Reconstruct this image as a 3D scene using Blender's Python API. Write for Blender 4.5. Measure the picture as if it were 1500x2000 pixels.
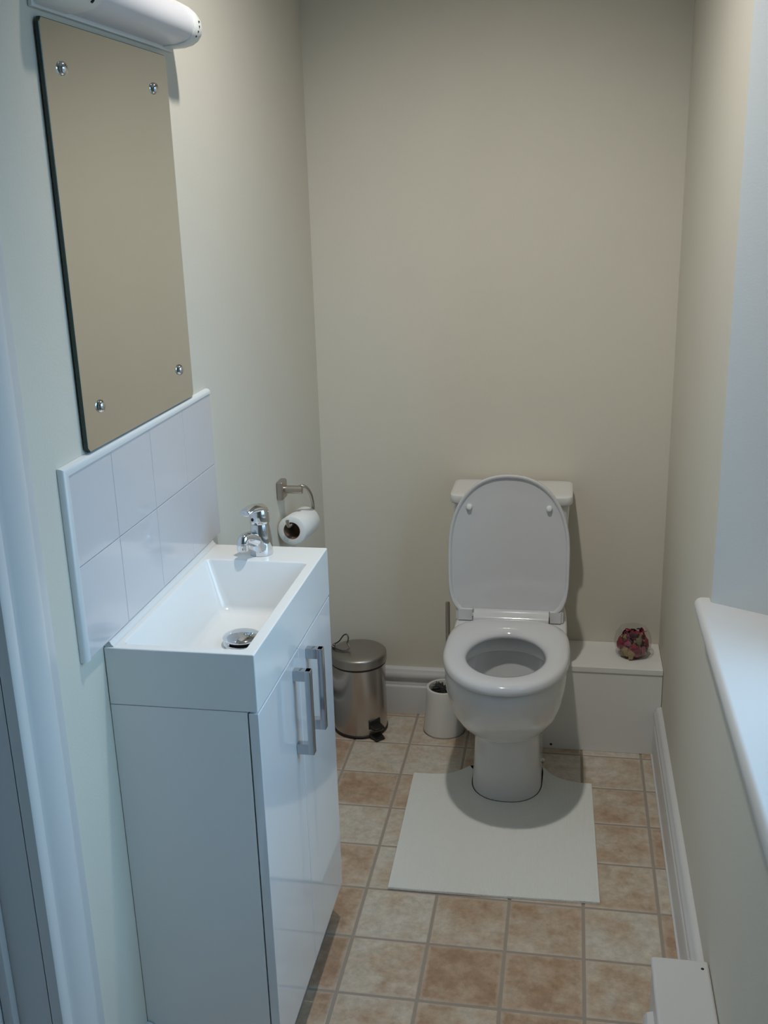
import bpy, bmesh, math, random
from mathutils import Vector, Matrix
for o in list(bpy.data.objects):
    bpy.data.objects.remove(o, do_unlink=True)
S = bpy.context.scene
COL = S.collection
random.seed(7)
PI = math.pi

# ------------------------------------------------------------------ camera, world, exposure
W = 0.9223            # width of the room (left wall x=0, right wall x=W, back wall y=0)
CEIL = 2.38
NEAR = -3.15
YAW, PITCH, ROLL = 0.1828, 0.3006, -0.0290
FPX = 2016.7
def cam_axes():
    cy, sy, cp, sp = math.cos(YAW), math.sin(YAW), math.cos(PITCH), math.sin(PITCH)
    F = Vector((-sy*cp, cy*cp, -sp)); R = Vector((cy, sy, 0)); U = R.cross(F)
    c, s = math.cos(ROLL), math.sin(ROLL)
    return c*R + s*U, -s*R + c*U, F
cd = bpy.data.cameras.new('camera')
cam = bpy.data.objects.new('camera', cd); COL.objects.link(cam)
R_, U_, F_ = cam_axes()
m = Matrix((R_, U_, -F_)).transposed().to_4x4()
m.translation = Vector((0.6642, -2.6698, 1.4469))
cam.matrix_world = m
cd.sensor_fit = 'VERTICAL'; cd.sensor_height = 36.0; cd.lens = FPX*36.0/2000.0
cd.clip_start = 0.02
S.camera = cam
S.view_settings.view_transform = 'Standard'
S.view_settings.look = 'None'
S.view_settings.gamma = 1.0
S.view_settings.use_curve_mapping = False
S.view_settings.exposure = 0.06
S.cycles.max_bounces = 8

LAMP_XY = (0.455, -1.15)
LAMP_COLOR = (1.0, 0.965, 0.90)
LAMP_POWER = 46.0
LAMP_TILT = math.radians(17.5)      # eyeball downlight swivelled towards the toilet
SKY_COLOR = (0.38, 0.69, 1.0)
SKY_STRENGTH = 3.15                 # radiance at the horizon; an overcast sky is three times brighter overhead

world = bpy.data.worlds.new('overcast_sky'); S.world = world
world.use_nodes = True
bg = world.node_tree.nodes['Background']
# overcast sky: L(elevation) = Lh*(1+2 sin e) above the horizon, dim ground below it
wn_ = world.node_tree; wtc = wn_.nodes.new('ShaderNodeTexCoord'); wsp = wn_.nodes.new('ShaderNodeSeparateXYZ')
wn_.links.new(wtc.outputs['Generated'], wsp.inputs[0])
wmx = wn_.nodes.new('ShaderNodeMath'); wmx.operation = 'MAXIMUM'; wn_.links.new(wsp.outputs['Z'], wmx.inputs[0]); wmx.inputs[1].default_value = 0.0
wma = wn_.nodes.new('ShaderNodeMath'); wma.operation = 'MULTIPLY_ADD'; wn_.links.new(wmx.outputs[0], wma.inputs[0]); wma.inputs[1].default_value = 2*SKY_STRENGTH; wma.inputs[2].default_value = SKY_STRENGTH
wmr = wn_.nodes.new('ShaderNodeMapRange'); wn_.links.new(wsp.outputs['Z'], wmr.inputs['Value'])
wmr.inputs['From Min'].default_value = -0.03; wmr.inputs['From Max'].default_value = 0.03
wmr.inputs['To Min'].default_value = 0.22; wmr.inputs['To Max'].default_value = 1.0
wml = wn_.nodes.new('ShaderNodeMath'); wml.operation = 'MULTIPLY'; wn_.links.new(wma.outputs[0], wml.inputs[0]); wn_.links.new(wmr.outputs[0], wml.inputs[1])
bg.inputs[0].default_value = (*SKY_COLOR, 1); wn_.links.new(wml.outputs[0], bg.inputs[1])

# window opening (in the right wall, splayed reveals)
WY0, WY1 = -0.895, -2.15          # far and near edge of the opening on the room face
WZ0, WZ1 = 0.705, 2.02
WT = 0.30                          # wall thickness
SPL = 0.57                         # splay: y per x
FX = W + 0.20                      # frame plane
pd = bpy.data.lights.new('window_portal', 'AREA'); pd.shape = 'RECTANGLE'
pd.size = WZ1-WZ0; pd.size_y = abs(WY1-WY0)-2*SPL*0.28
pd.cycles.is_portal = True
po = bpy.data.objects.new('window_portal', pd); COL.objects.link(po)
po.location = (W+0.29, (WY0+WY1)/2, (WZ0+WZ1)/2); po.rotation_euler = (0, PI/2, 0)

# ------------------------------------------------------------------ materials
def new_mat(name):
    mt = bpy.data.materials.new(name); mt.use_nodes = True
    nt = mt.node_tree; b = nt.nodes['Principled BSDF']
    return mt, nt, b
def pbr(name, col, rough=0.5, metal=0.0, coat=0.0, bump=0.0, bscale=200.0, var=0.0, spec=0.5, aniso=0.0):
    mt, nt, b = new_mat(name)
    b.inputs['Base Color'].default_value = (*col, 1)
    b.inputs['Roughness'].default_value = rough
    b.inputs['Metallic'].default_value = metal
    b.inputs['Coat Weight'].default_value = coat
    b.inputs['Specular IOR Level'].default_value = spec
    tc = nt.nodes.new('ShaderNodeTexCoord')
    if bump or var:
        n = nt.nodes.new('ShaderNodeTexNoise'); n.inputs['Scale'].default_value = bscale
        n.inputs['Detail'].default_value = 3
        nt.links.new(tc.outputs['Object'], n.inputs['Vector'])
        if bump:
            bp = nt.nodes.new('ShaderNodeBump'); bp.inputs['Strength'].default_value = bump
            bp.inputs['Distance'].default_value = 0.002
            nt.links.new(n.outputs['Fac'], bp.inputs['Height']); nt.links.new(bp.outputs['Normal'], b.inputs['Normal'])
        if var:
            mx = nt.nodes.new('ShaderNodeMix'); mx.data_type = 'RGBA'
            n2 = nt.nodes.new('ShaderNodeTexNoise'); n2.inputs['Scale'].default_value = 5; n2.inputs['Detail'].default_value = 4
            nt.links.new(tc.outputs['Object'], n2.inputs['Vector'])
            mx.inputs['A'].default_value = (*[c*(1-var) for c in col], 1)
            mx.inputs['B'].default_value = (*[min(1, c*(1+var)) for c in col], 1)
            nt.links.new(n2.outputs['Fac'], mx.inputs['Factor']); nt.links.new(mx.outputs['Result'], b.inputs['Base Color'])
    return mt
M = {}
M['wall'] = pbr('magnolia_emulsion', (0.70, 0.662, 0.575), 0.85, bump=0.12, bscale=260, var=0.025, spec=0.2)
M['reveal'] = pbr('white_emulsion', (0.70, 0.725, 0.73), 0.85, bump=0.1, bscale=260, spec=0.2)
M['ceiling'] = pbr('white_ceiling_paint', (0.88, 0.88, 0.87), 0.9, bump=0.08, bscale=200)
M['gloss'] = pbr('white_gloss_paint', (0.66, 0.66, 0.66), 0.28, bump=0.05, bscale=60)
M['box'] = pbr('white_satin_paint', (0.80, 0.80, 0.77), 0.5, bump=0.06, bscale=90)
M['ceramic'] = pbr('white_vitreous_china', (0.71, 0.71, 0.71), 0.12, coat=0.3)
M['seat'] = pbr('white_moulded_plastic', (0.66, 0.66, 0.68), 0.09, coat=0.4)
M['basin'] = pbr('white_cast_resin', (0.84, 0.84, 0.83), 0.14, coat=0.3)
M['cab'] = pbr('white_gloss_laminate', (0.80, 0.80, 0.82), 0.10, coat=0.5)
M['cabside'] = pbr('white_matt_laminate', (0.88, 0.87, 0.86), 0.3)
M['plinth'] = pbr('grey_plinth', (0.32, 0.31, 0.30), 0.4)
M['chrome'] = pbr('chrome', (0.70, 0.71, 0.73), 0.07, metal=1.0)
M['chrome_dark'] = pbr('polished_chrome_bar', (0.48, 0.50, 0.53), 0.12, metal=1.0)
M['steel'] = pbr('brushed_steel', (0.50, 0.46, 0.43), 0.27, metal=1.0, bump=0.03, bscale=40)
M['steel_lid'] = pbr('brushed_steel_lid', (0.42, 0.39, 0.365), 0.38, metal=1.0, bump=0.04, bscale=60)
M['nickel'] = pbr('satin_nickel', (0.50, 0.45, 0.41), 0.30, metal=1.0)
M['wire'] = pbr('dark_steel_wire', (0.16, 0.15, 0.145), 0.35, metal=1.0)
M['black'] = pbr('black_plastic', (0.012, 0.012, 0.012), 0.45)
M['dark'] = pbr('dark_hole', (0.01, 0.01, 0.01), 0.8)
M['tile'] = pbr('white_glazed_tile', (0.68, 0.66, 0.68), 0.10, coat=0.3, bump=0.03, bscale=12)
M['trim'] = pbr('white_tile_trim', (0.74, 0.75, 0.75), 0.3)
M['grout'] = pbr('white_grout', (0.72, 0.71, 0.72), 0.7)
M['mirror'] = pbr('silvered_glass', (0.86, 0.875, 0.85), 0.015, metal=1.0)
M['glass_edge'] = pbr('dark_green_glass_edge', (0.02, 0.045, 0.035), 0.25)
M['paper'] = pbr('white_tissue', (0.82, 0.82, 0.80), 0.9, bump=0.25, bscale=300)
M['card'] = pbr('brown_cardboard_core', (0.20, 0.115, 0.075), 0.85)
M['diffuser'] = pbr('white_acrylic_diffuser', (0.72, 0.72, 0.76), 0.35)
M['cap'] = pbr('white_plastic_cap', (0.78, 0.80, 0.78), 0.4)
M['water'] = pbr('water', (0.45, 0.48, 0.5), 0.02)
M['floor_grout'] = pbr('grey_brown_grout', (0.36, 0.31, 0.26), 0.8, bump=0.2, bscale=150)
M['potpaint'] = pbr('white_pot_ceramic', (0.74, 0.72, 0.69), 0.25, coat=0.2)
M['bristle'] = pbr('dark_bristles', (0.03, 0.03, 0.03), 0.8)

def tile_material():
    mt, nt, b = new_mat('mottled_terracotta_tile')
    N = nt.nodes.new; L = nt.links.new
    tc = N('ShaderNodeTexCoord'); oi = N('ShaderNodeObjectInfo')
    off = N('ShaderNodeVectorMath'); off.operation = 'SCALE'
    comb = N('ShaderNodeCombineXYZ')
    for k in range(3): L(oi.outputs['Random'], comb.inputs[k])
    L(comb.outputs[0], off.inputs[0]); off.inputs['Scale'].default_value = 37.0
    add = N('ShaderNodeVectorMath'); L(tc.outputs['Object'], add.inputs[0]); L(off.outputs[0], add.inputs[1])
    n1 = N('ShaderNodeTexNoise'); n1.inputs['Scale'].default_value = 13; n1.inputs['Detail'].default_value = 6; n1.inputs['Roughness'].default_value = 0.62
    L(add.outputs[0], n1.inputs['Vector'])
    n2 = N('ShaderNodeTexNoise'); n2.inputs['Scale'].default_value = 55; n2.inputs['Detail'].default_value = 5; n2.inputs['Roughness'].default_value = 0.7
    L(add.outputs[0], n2.inputs['Vector'])
    # per-tile bias between pale grey and terracotta
    bias = N('ShaderNodeMath'); bias.operation = 'MULTIPLY_ADD'
    L(oi.outputs['Random'], bias.inputs[0]); bias.inputs[1].default_value = 0.34; bias.inputs[2].default_value = -0.17
    s = N('ShaderNodeMath'); L(n1.outputs['Fac'], s.inputs[0]); L(bias.outputs[0], s.inputs[1])
    r = N('ShaderNodeValToRGB'); e = r.color_ramp.elements
    e[0].position = 0.30; e[0].color = (0.62, 0.58, 0.51, 1)
    e[1].position = 0.74; e[1].color = (0.42, 0.28, 0.185, 1)
    x = e.new(0.47); x.color = (0.57, 0.485, 0.385, 1)
    x = e.new(0.60); x.color = (0.505, 0.375, 0.27, 1)
    L(s.outputs[0], r.inputs[0])
    # speckle
    r2 = N('ShaderNodeValToRGB'); r2.color_ramp.elements[0].position = 0.32; r2.color_ramp.elements[0].color = (0.80, 0.77, 0.75, 1)
    r2.color_ramp.elements[1].position = 0.66; r2.color_ramp.elements[1].color = (1.12, 1.12, 1.12, 1)
    L(n2.outputs['Fac'], r2.inputs[0])
    mul = N('ShaderNodeMix'); mul.data_type = 'RGBA'; mul.blend_type = 'MULTIPLY'; mul.inputs['Factor'].default_value = 1
    L(r.outputs[0], mul.inputs['A']); L(r2.outputs[0], mul.inputs['B'])
    # pale worn printed border along the tile edge, pillowed-edge highlight painted in with it (tile local coordinates)
    sep = N('ShaderNodeSeparateXYZ'); L(tc.outputs['Object'], sep.inputs[0])
    ax = N('ShaderNodeMath'); ax.operation = 'ABSOLUTE'; L(sep.outputs[0], ax.inputs[0])
    ay = N('ShaderNodeMath'); ay.operation = 'ABSOLUTE'; L(sep.outputs[1], ay.inputs[0])
    mx = N('ShaderNodeMath'); mx.operation = 'MAXIMUM'; L(ax.outputs[0], mx.inputs[0]); L(ay.outputs[0], mx.inputs[1])
    wob = N('ShaderNodeMath'); wob.operation = 'MULTIPLY_ADD'; L(n2.outputs['Fac'], wob.inputs[0]); wob.inputs[1].default_value = 0.012; L(mx.outputs[0], wob.inputs[2])
    mr = N('ShaderNodeMapRange'); mr.inputs['From Min'].default_value = 0.071; mr.inputs['From Max'].default_value = 0.083
    mr.inputs['To Max'].default_value = 0.65
    L(wob.outputs[0], mr.inputs['Value'])
    fin = N('ShaderNodeMix'); fin.data_type = 'RGBA'; fin.inputs['B'].default_value = (0.62, 0.54, 0.46, 1)
    L(mr.outputs[0], fin.inputs['Factor']); L(mul.outputs['Result'], fin.inputs['A'])
    L(fin.outputs['Result'], b.inputs['Base Color'])
    b.inputs['Roughness'].default_value = 0.42
    bp = N('ShaderNodeBump'); bp.inputs['Strength'].default_value = 0.12; bp.inputs['Distance'].default_value = 0.001
    L(n2.outputs['Fac'], bp.inputs['Height']); L(bp.outputs[0], b.inputs['Normal'])
    return mt
M['floor_tile'] = tile_material()

def mat_material():
    mt, nt, b = new_mat('white_cotton_weave')
    N = nt.nodes.new; L = nt.links.new
    b.inputs['Base Color'].default_value = (0.80, 0.81, 0.78, 1); b.inputs['Roughness'].default_value = 0.95
    b.inputs['Specular IOR Level'].default_value = 0.1
    tc = N('ShaderNodeTexCoord')
    w1 = N('ShaderNodeTexWave'); w1.inputs['Scale'].default_value = 110; w1.bands_direction = 'X'; w1.inputs['Distortion'].default_value = 1.5
    w2 = N('ShaderNodeTexWave'); w2.inputs['Scale'].default_value = 110; w2.bands_direction = 'Y'; w2.inputs['Distortion'].default_value = 1.5
    L(tc.outputs['Object'], w1.inputs['Vector']); L(tc.outputs['Object'], w2.inputs['Vector'])
    a = N('ShaderNodeMath'); L(w1.outputs['Fac'], a.inputs[0]); L(w2.outputs['Fac'], a.inputs[1])
    n = N('ShaderNodeTexNoise'); n.inputs['Scale'].default_value = 9; L(tc.outputs['Object'], n.inputs['Vector'])
    a2 = N('ShaderNodeMath'); a2.operation = 'MULTIPLY_ADD'; L(n.outputs['Fac'], a2.inputs[0]); a2.inputs[1].default_value = 3; L(a.outputs[0], a2.inputs[2])
    bp = N('ShaderNodeBump'); bp.inputs['Strength'].default_value = 0.35; bp.inputs['Distance'].default_value = 0.0015
    L(a2.outputs[0], bp.inputs['Height']); L(bp.outputs[0], b.inputs['Normal'])
    return mt
M['mat'] = mat_material()

def thin_glass(name, tint=(0.97, 0.98, 0.98), gl=0.12):
    mt = bpy.data.materials.new(name); mt.use_nodes = True; nt = mt.node_tree
    nt.nodes.clear(); N = nt.nodes.new; L = nt.links.new
    out = N('ShaderNodeOutputMaterial'); mix = N('ShaderNodeMixShader'); tr = N('ShaderNodeBsdfTransparent'); g = N('ShaderNodeBsdfGlossy')
    tr.inputs[0].default_value = (*tint, 1); g.inputs['Roughness'].default_value = 0.03
    lw = N('ShaderNodeLayerWeight'); lw.inputs['Blend'].default_value = gl
    L(lw.outputs['Fresnel'], mix.inputs[0]); L(tr.outputs[0], mix.inputs[1]); L(g.outputs[0], mix.inputs[2]); L(mix.outputs[0], out.inputs[0])
    return mt
M['glass'] = thin_glass('clear_window_glass')
def bowl_glass():
    mt = bpy.data.materials.new('clear_bowl_glass'); mt.use_nodes = True; nt = mt.node_tree
    nt.nodes.clear(); N = nt.nodes.new; L = nt.links.new
    out = N('ShaderNodeOutputMaterial'); mix = N('ShaderNodeMixShader'); tr = N('ShaderNodeBsdfTransparent'); g = N('ShaderNodeBsdfGlossy')
    tr.inputs[0].default_value = (0.97, 0.965, 0.97, 1); g.inputs['Roughness'].default_value = 0.04
    lw = N('ShaderNodeLayerWeight'); lw.inputs['Blend'].default_value = 0.5
    pw = N('ShaderNodeMath'); pw.operation = 'POWER'; L(lw.outputs['Facing'], pw.inputs[0]); pw.inputs[1].default_value = 4
    ma = N('ShaderNodeMath'); ma.operation = 'MULTIPLY_ADD'; L(pw.outputs[0], ma.inputs[0]); ma.inputs[1].default_value = 0.35; ma.inputs[2].default_value = 0.04
    L(ma.outputs[0], mix.inputs[0]); L(tr.outputs[0], mix.inputs[1]); L(g.outputs[0], mix.inputs[2]); L(mix.outputs[0], out.inputs[0])
    return mt
M['bowl_glass'] = bowl_glass()
def emit(name, col, st):
    mt, nt, b = new_mat(name)
    b.inputs['Base Color'].default_value = (0.9, 0.9, 0.88, 1)
    b.inputs['Emission Color'].default_value = (*col, 1); b.inputs['Emission Strength'].default_value = st
    return mt
M['bulb'] = emit('lit_lens', LAMP_COLOR, 6.0)

# ------------------------------------------------------------------ mesh helpers
def tag(o, label=None, cat=None, group=None, kind=None):
    if label: o['label'] = label
    if cat: o['category'] = cat
    if group: o['group'] = group
    if kind: o['kind'] = kind
    return o
def finish(name, bm, mat, parent=None, smooth=True, angle=35.0, fix=True, wn=False):
    me = bpy.data.meshes.new(name)
    if fix: bmesh.ops.recalc_face_normals(bm, faces=bm.faces[:])
    bm.to_mesh(me); bm.free()
    mats = mat if isinstance(mat, (list, tuple)) else [mat]
    for k in mats: me.materials.append(k)
    if smooth:
        me.polygons.foreach_set('use_smooth', [True]*len(me.polygons))
        me.set_sharp_from_angle(angle=math.radians(angle))
    o = bpy.data.objects.new(name, me); COL.objects.link(o)
    if wn:
        w_ = o.modifiers.new('weighted_normal', 'WEIGHTED_NORMAL'); w_.keep_sharp = True; w_.weight = 100
    if parent is not None:
        o.parent = parent
        o.matrix_parent_inverse = parent.matrix_world.inverted()
    return o
def empty(name, loc):
    o = bpy.data.objects.new(name, None); COL.objects.link(o)
    o.location = loc; o.empty_display_size = 0.05
    o.matrix_world = Matrix.Translation(loc)
    return o
def bm_box(bm, x0, x1, y0, y1, z0, z1, bev=0.0, seg=2, mi=0):
    t = bmesh.new()
    bmesh.ops.create_cube(t, size=1.0)
    sx, sy, sz = x1-x0, y1-y0, z1-z0
    for v in t.verts:
        v.co = Vector(((v.co.x+.5)*sx+x0, (v.co.y+.5)*sy+y0, (v.co.z+.5)*sz+z0))
    if bev > 0:
        bmesh.ops.bevel(t, geom=t.edges[:], offset=bev, segments=seg, affect='EDGES', profile=0.5)
    merge(bm, t, mi)
    return bm
def merge(bm, t, mi=0, mtx=None):
    vm = {}
    for v in t.verts: vm[v] = bm.verts.new(mtx @ v.co if mtx else v.co)
    for f in t.faces:
        try:
            nf = bm.faces.new([vm[v] for v in f.verts]); nf.material_index = mi
        except ValueError: pass
    t.free()
def box(name, mat, parent, x0, x1, y0, y1, z0, z1, bev=0.0, seg=2):
    bm = bmesh.new(); bm_box(bm, x0, x1, y0, y1, z0, z1, bev, seg)
    return finish(name, bm, mat, parent, angle=80, wn=True)
def loft(bm, rings, closed_ring=True, cap0=False, cap1=False, loop=False, mi=0):
    vs = [[bm.verts.new(p) for p in r] for r in rings]
    n = len(rings[0])
    m_ = len(vs)
    for a in range(m_ if loop else m_-1):
        A, B = vs[a], vs[(a+1) % m_]
        for k in range(n if closed_ring else n-1):
            k2 = (k+1) % n
            f = bm.faces.new((A[k], A[k2], B[k2], B[k])); f.material_index = mi
    if cap0: bm.faces.new(vs[0]).material_index = mi
    if cap1: bm.faces.new(vs[-1][::-1]).material_index = mi
    return vs
def lathe(bm, prof, c=(0, 0, 0), n=40, mtx=None, cap0=True, cap1=True, mi=0):
    rings = []
    for r, z in prof:
        ring = []
        for k in range(n):
            a = 2*PI*k/n
            p = Vector((r*math.cos(a), r*math.sin(a), z))
            if mtx: p = mtx @ p
            ring.append(p + Vector(c))
        rings.append(ring)
    loft(bm, rings, cap0=cap0, cap1=cap1, mi=mi)
def catmull(pts, sub=8):
    P = [Vector(p) for p in pts]; out = []
    for i in range(len(P)-1):
        p0 = P[max(i-1, 0)]; p1 = P[i]; p2 = P[i+1]; p3 = P[min(i+2, len(P)-1)]
        for s in range(sub):
            t = s/sub
            out.append(0.5*((2*p1)+(-p0+p2)*t+(2*p0-5*p1+4*p2-p3)*t*t+(-p0+3*p1-3*p2+p3)*t**3))
    out.append(P[-1]); return out
def tube(bm, path, rad, n=12, cap=True, mi=0):
    P = [Vector(p) for p in path]
    rings = []; up = None
    for i, p in enumerate(P):
        t = (P[min(i+1, len(P)-1)]-P[max(i-1, 0)]).normalized()
        if up is None:
            up = Vector((0, 0, 1)) if abs(t.z) < .9 else Vector((1, 0, 0))
        s = t.cross(up).normalized(); up = s.cross(t).normalized()
        r = rad[i] if isinstance(rad, (list, tuple)) else rad
        rings.append([p + r*(math.cos(2*PI*k/n)*s + math.sin(2*PI*k/n)*up) for k in range(n)])
    loft(bm, rings, cap0=cap, cap1=cap, mi=mi)
def egg(n, cx, cy, hw, front, back, pf, pb, z):
    out = []
    for k in range(n):
        t = 2*PI*k/n; c, s = math.cos(t), math.sin(t)
        p, L = (pb, back) if s > 0 else (pf, front)
        x = math.copysign(abs(c)**(2.0/p), c)*hw
        y = math.copysign(abs(s)**(2.0/p), s)*L
        out.append(Vector((cx+x, cy+y, z)))
    return out
def sweep_profile(bm, prof, axis, a, b, origin, out_dir):
    """extrude an open profile of (out, up) along axis from a to b. origin: base point on the wall; out_dir: unit vector"""
    rings = []
    for t in (a, b):
        rings.append([Vector(origin) + Vector(axis)*t + Vector(out_dir)*o_ + Vector((0, 0, 1))*u for o_, u in prof])
    loft(bm, rings, closed_ring=True, cap0=True, cap1=True)

# ------------------------------------------------------------------ room shell
bm = bmesh.new(); bm_box(bm, 0, W, NEAR, 0, -0.06, -0.0015)
floor = finish('floor', bm, M['floor_grout']); tag(floor, 'floor of mottled terracotta square tiles', None, None, 'structure')

# floor tiles: every tile an object of its own
T, GX, GY, J = 0.1545, 0.2574, -0.1872, 0.0031
def tile_mesh(x0, x1, y0, y1):
    """tile spanning these local coordinates around the full tile's centre"""
    b = bmesh.new(); e = 0.0016; zt, zb = 0.0, -0.004
    ring0 = [(x0, y0, zb), (x1, y0, zb), (x1, y1, zb), (x0, y1, zb)]
    ring1 = [(x0, y0, zt-0.0011), (x1, y0, zt-0.0011), (x1, y1, zt-0.0011), (x0, y1, zt-0.0011)]
    ring2 = [(x0+e, y0+e, zt), (x1-e, y0+e, zt), (x1-e, y1-e, zt), (x0+e, y1-e, zt)]
    loft(b, [ring0, ring1, ring2], cap0=True, cap1=True)
    bmesh.ops.recalc_face_normals(b, faces=b.faces[:])
    me = bpy.data.meshes.new('tile'); b.to_mesh(me); b.free(); me.materials.append(M['floor_tile'])
    return me
hh = T/2-J
full = tile_mesh(-hh, hh, -hh, hh)
for j in range(-2, 20):
    for i in range(-2, 6):
        cx, cy = GX+(i+.5)*T, GY-(j+.5)*T
        x0, x1 = max(-hh, 0.0005-cx), min(hh, W-0.0005-cx)
        y0, y1 = max(-hh, NEAR+.0005-cy), min(hh, -0.0005-cy)
        if x1-x0 < 0.004 or y1-y0 < 0.004: continue
        whole = (x1-x0 > 2*hh-1e-6) and (y1-y0 > 2*hh-1e-6)
        me = full if whole else tile_mesh(x0, x1, y0, y1)
        o = bpy.data.objects.new('tile', me); COL.objects.link(o); o.location = (cx, cy, 0); o.parent = floor

box_w = lambda name, mat, *a: tag(box(name, mat, None, *a), kind='structure')
wb = box_w('wall_back', M['wall'], -0.12, W+WT, 0, 0.1, -0.06, CEIL); wb['label'] = 'magnolia painted back wall behind the toilet'
wf = box_w('wall_front', M['wall'], -0.12, W+WT, NEAR-0.1, NEAR, -0.06, CEIL); wf['label'] = 'magnolia wall behind the viewer'
ce = box_w('ceiling', M['ceiling'], -0.12, W+WT, NEAR-0.1, 0.1, CEIL, CEIL+0.08); ce['label'] = 'white ceiling'
# left wall with a doorway
DY0, DY1, DZ = -1.639, -2.42, 2.00
bm = bmesh.new()
bm_box(bm, -0.12, 0, DY0, 0, -0.06, CEIL)
bm_box(bm, -0.12, 0, NEAR, DY1, -0.06, CEIL)
bm_box(bm, -0.12, 0, DY1, DY0, DZ, CEIL)
wl = finish('wall_left', bm, M['wall'], smooth=False); tag(wl, 'magnolia painted left wall carrying the mirror', None, None, 'structure')
# right wall with a splayed window opening
bm = bmesh.new()
d = SPL*WT
def quadbox(bm, poly, z0, z1):
    loft(bm, [[Vector((x, y, z0)) for x, y in poly], [Vector((x, y, z1)) for x, y in poly]], cap0=True, cap1=True)
quadbox(bm, [(W, 0), (W, WY0), (W+WT, WY0-d), (W+WT, 0)], -0.06, CEIL)
quadbox(bm, [(W, WY1), (W, NEAR), (W+WT, NEAR), (W+WT, WY1+d)], -0.06, CEIL)
quadbox(bm, [(W, WY0), (W, WY1), (W+WT, WY1+d), (W+WT, WY0-d)], -0.06, WZ0)
quadbox(bm, [(W, WY0), (W, WY1), (W+WT, WY1+d), (W+WT, WY0-d)], WZ1, CEIL)
for f in bm.faces:
    cx_ = sum(v.co.x for v in f.verts)/len(f.verts); cy_ = sum(v.co.y for v in f.verts)/len(f.verts)
    if all(W-1e-6 <= v.co.x <= W+WT+1e-6 for v in f.verts) and abs(cx_-(W+WT/2)) < 1e-4 and WY1-1e-4 <= cy_ <= WY0+1e-4:
        f.material_index = 1
wr = finish('wall_right', bm, [M['wall'], M['reveal']], smooth=False); tag(wr, 'magnolia painted right wall with the window recess', None, None, 'structure')

# skirting boards (moulded)
SK = [(0, 0), (0.0175, 0), (0.0175, 0.082), (0.0165, 0.086), (0.0125, 0.088), (0.0125, 0.093), (0.0105, 0.098), (0.0115, 0.105),
      (0.0165, 0.109), (0.0195, 0.116), (0.0195, 0.123), (0.0175, 0.129), (0.014, 0.132), (0.0135, 0.136), (0.010, 0.1405), (0.004, 0.1425), (0, 0.1425)]
bm = bmesh.new(); sweep_profile(bm, SK, (1, 0, 0), 0.0, 0.6125, (0, 0, 0), (0, -1, 0))
o = finish('baseboard_back', bm, M['gloss'], angle=50); tag(o, 'white moulded skirting board along the back wall', None, None, 'structure')
bm = bmesh.new(); sweep_profile(bm, SK, (0, -1, 0), 0.1635, 1.1525, (W, 0, 0), (-1, 0, 0))
o = finish('baseboard_right', bm, M['gloss'], angle=50); tag(o, 'white moulded skirting board along the right wall', None, None, 'structure')
bm = bmesh.new(); sweep_profile(bm, SK, (0, -1, 0), 1.378, 1.5155, (0, 0, 0), (1, 0, 0))
sweep_profile(bm, SK, (0, -1, 0), 0.022, 0.908, (0, 0, 0), (1, 0, 0))
o = finish('baseboard_left', bm, M['gloss'], angle=50); tag(o, 'white moulded skirting board along the left wall', None, None, 'structure')
# seal line at the floor
box_w('trim_3', M['gloss'], W-0.0215, W-0.0172, -1.15, -0.165, 0.0, 0.004)['label'] = 'white sealant line at the foot of the right skirting'

# door surround on the left wall: architrave, lining, stop, closed door
AR = [(0, 0), (0.016, 0), (0.018, 0.003), (0.018, 0.020), (0.016, 0.023), (0.011, 0.025), (0.011, 0.030), (0.015, 0.036), (0.020, 0.046),
      (0.023, 0.060), (0.023, 0.074), (0.020, 0.084), (0.015, 0.089), (0.012, 0.092), (0.011, 0.116), (0.006, 0.124), (0, 0.128)]
bm = bmesh.new()
rings = []
for (pz) in (0.0, 1):
    rings.append([Vector((ox, DY0-0.006+u, 0.0 if pz == 0 else DZ-0.008+u)) for ox, u in AR])
rings.append([Vector((ox, DY1+0.006-u, DZ-0.008+u)) for ox, u in AR])
rings.append([Vector((ox, DY1+0.006-u, 0.0)) for ox, u in AR])
loft(bm, rings, cap0=True, cap1=True)
o = finish('trim_1', bm, M['gloss'], angle=50); tag(o, 'white moulded architrave around the doorway', None, None, 'structure')
bm = bmesh.new()
bm_box(bm, -0.12, 0.001, DY0-0.006, DY0, 0, DZ-.006); bm_box(bm, -0.12, 0.001, DY1, DY1+0.006, 0, DZ-.006); bm_box(bm, -0.12, 0.001, DY1, DY0, DZ-0.006, DZ)
bm_box(bm, -0.062, -0.047, DY0-0.020, DY0-0.006, 0, DZ-.006, .002); bm_box(bm, -0.062, -0.047, DY1+0.006, DY1+0.020, 0, DZ-.006, .002); bm_box(bm, -0.062, -0.047, DY1+.02, DY0-.02, DZ-0.020, DZ-0.006)
o = finish('trim_2', bm, M['gloss']); tag(o, 'white door lining and stop inside the doorway', None, None, 'structure')
dr = box('door_1', M['gloss'], None, -0.100, -0.063, DY1+0.008, DY0-0.008, 0.004, DZ-0.01, .002); tag(dr, 'white closed door in the left doorway', None, None, 'structure')
for z0, z1 in ((0.18, 0.85), (1.0, 1.85)):
    for k in (0, 1):
        ym = (DY0+DY1)/2
        y0 = DY1+0.11 if k == 0 else ym+0.05; y1 = ym-0.05 if k == 0 else DY0-0.11
        box('panel', M['gloss'], dr, -0.064, -0.058, y0, y1, z0, z1, 0.003)
bm = bmesh.new(); tube(bm, catmull([(-0.063, DY1+0.09, 1.0), (-0.025, DY1+0.09, 1.0), (-0.018, DY1+0.10, 1.0), (-0.018, DY1+0.2, 1.0)], 5), 0.008)
finish('door_handle', bm, M['chrome'], dr)

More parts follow.
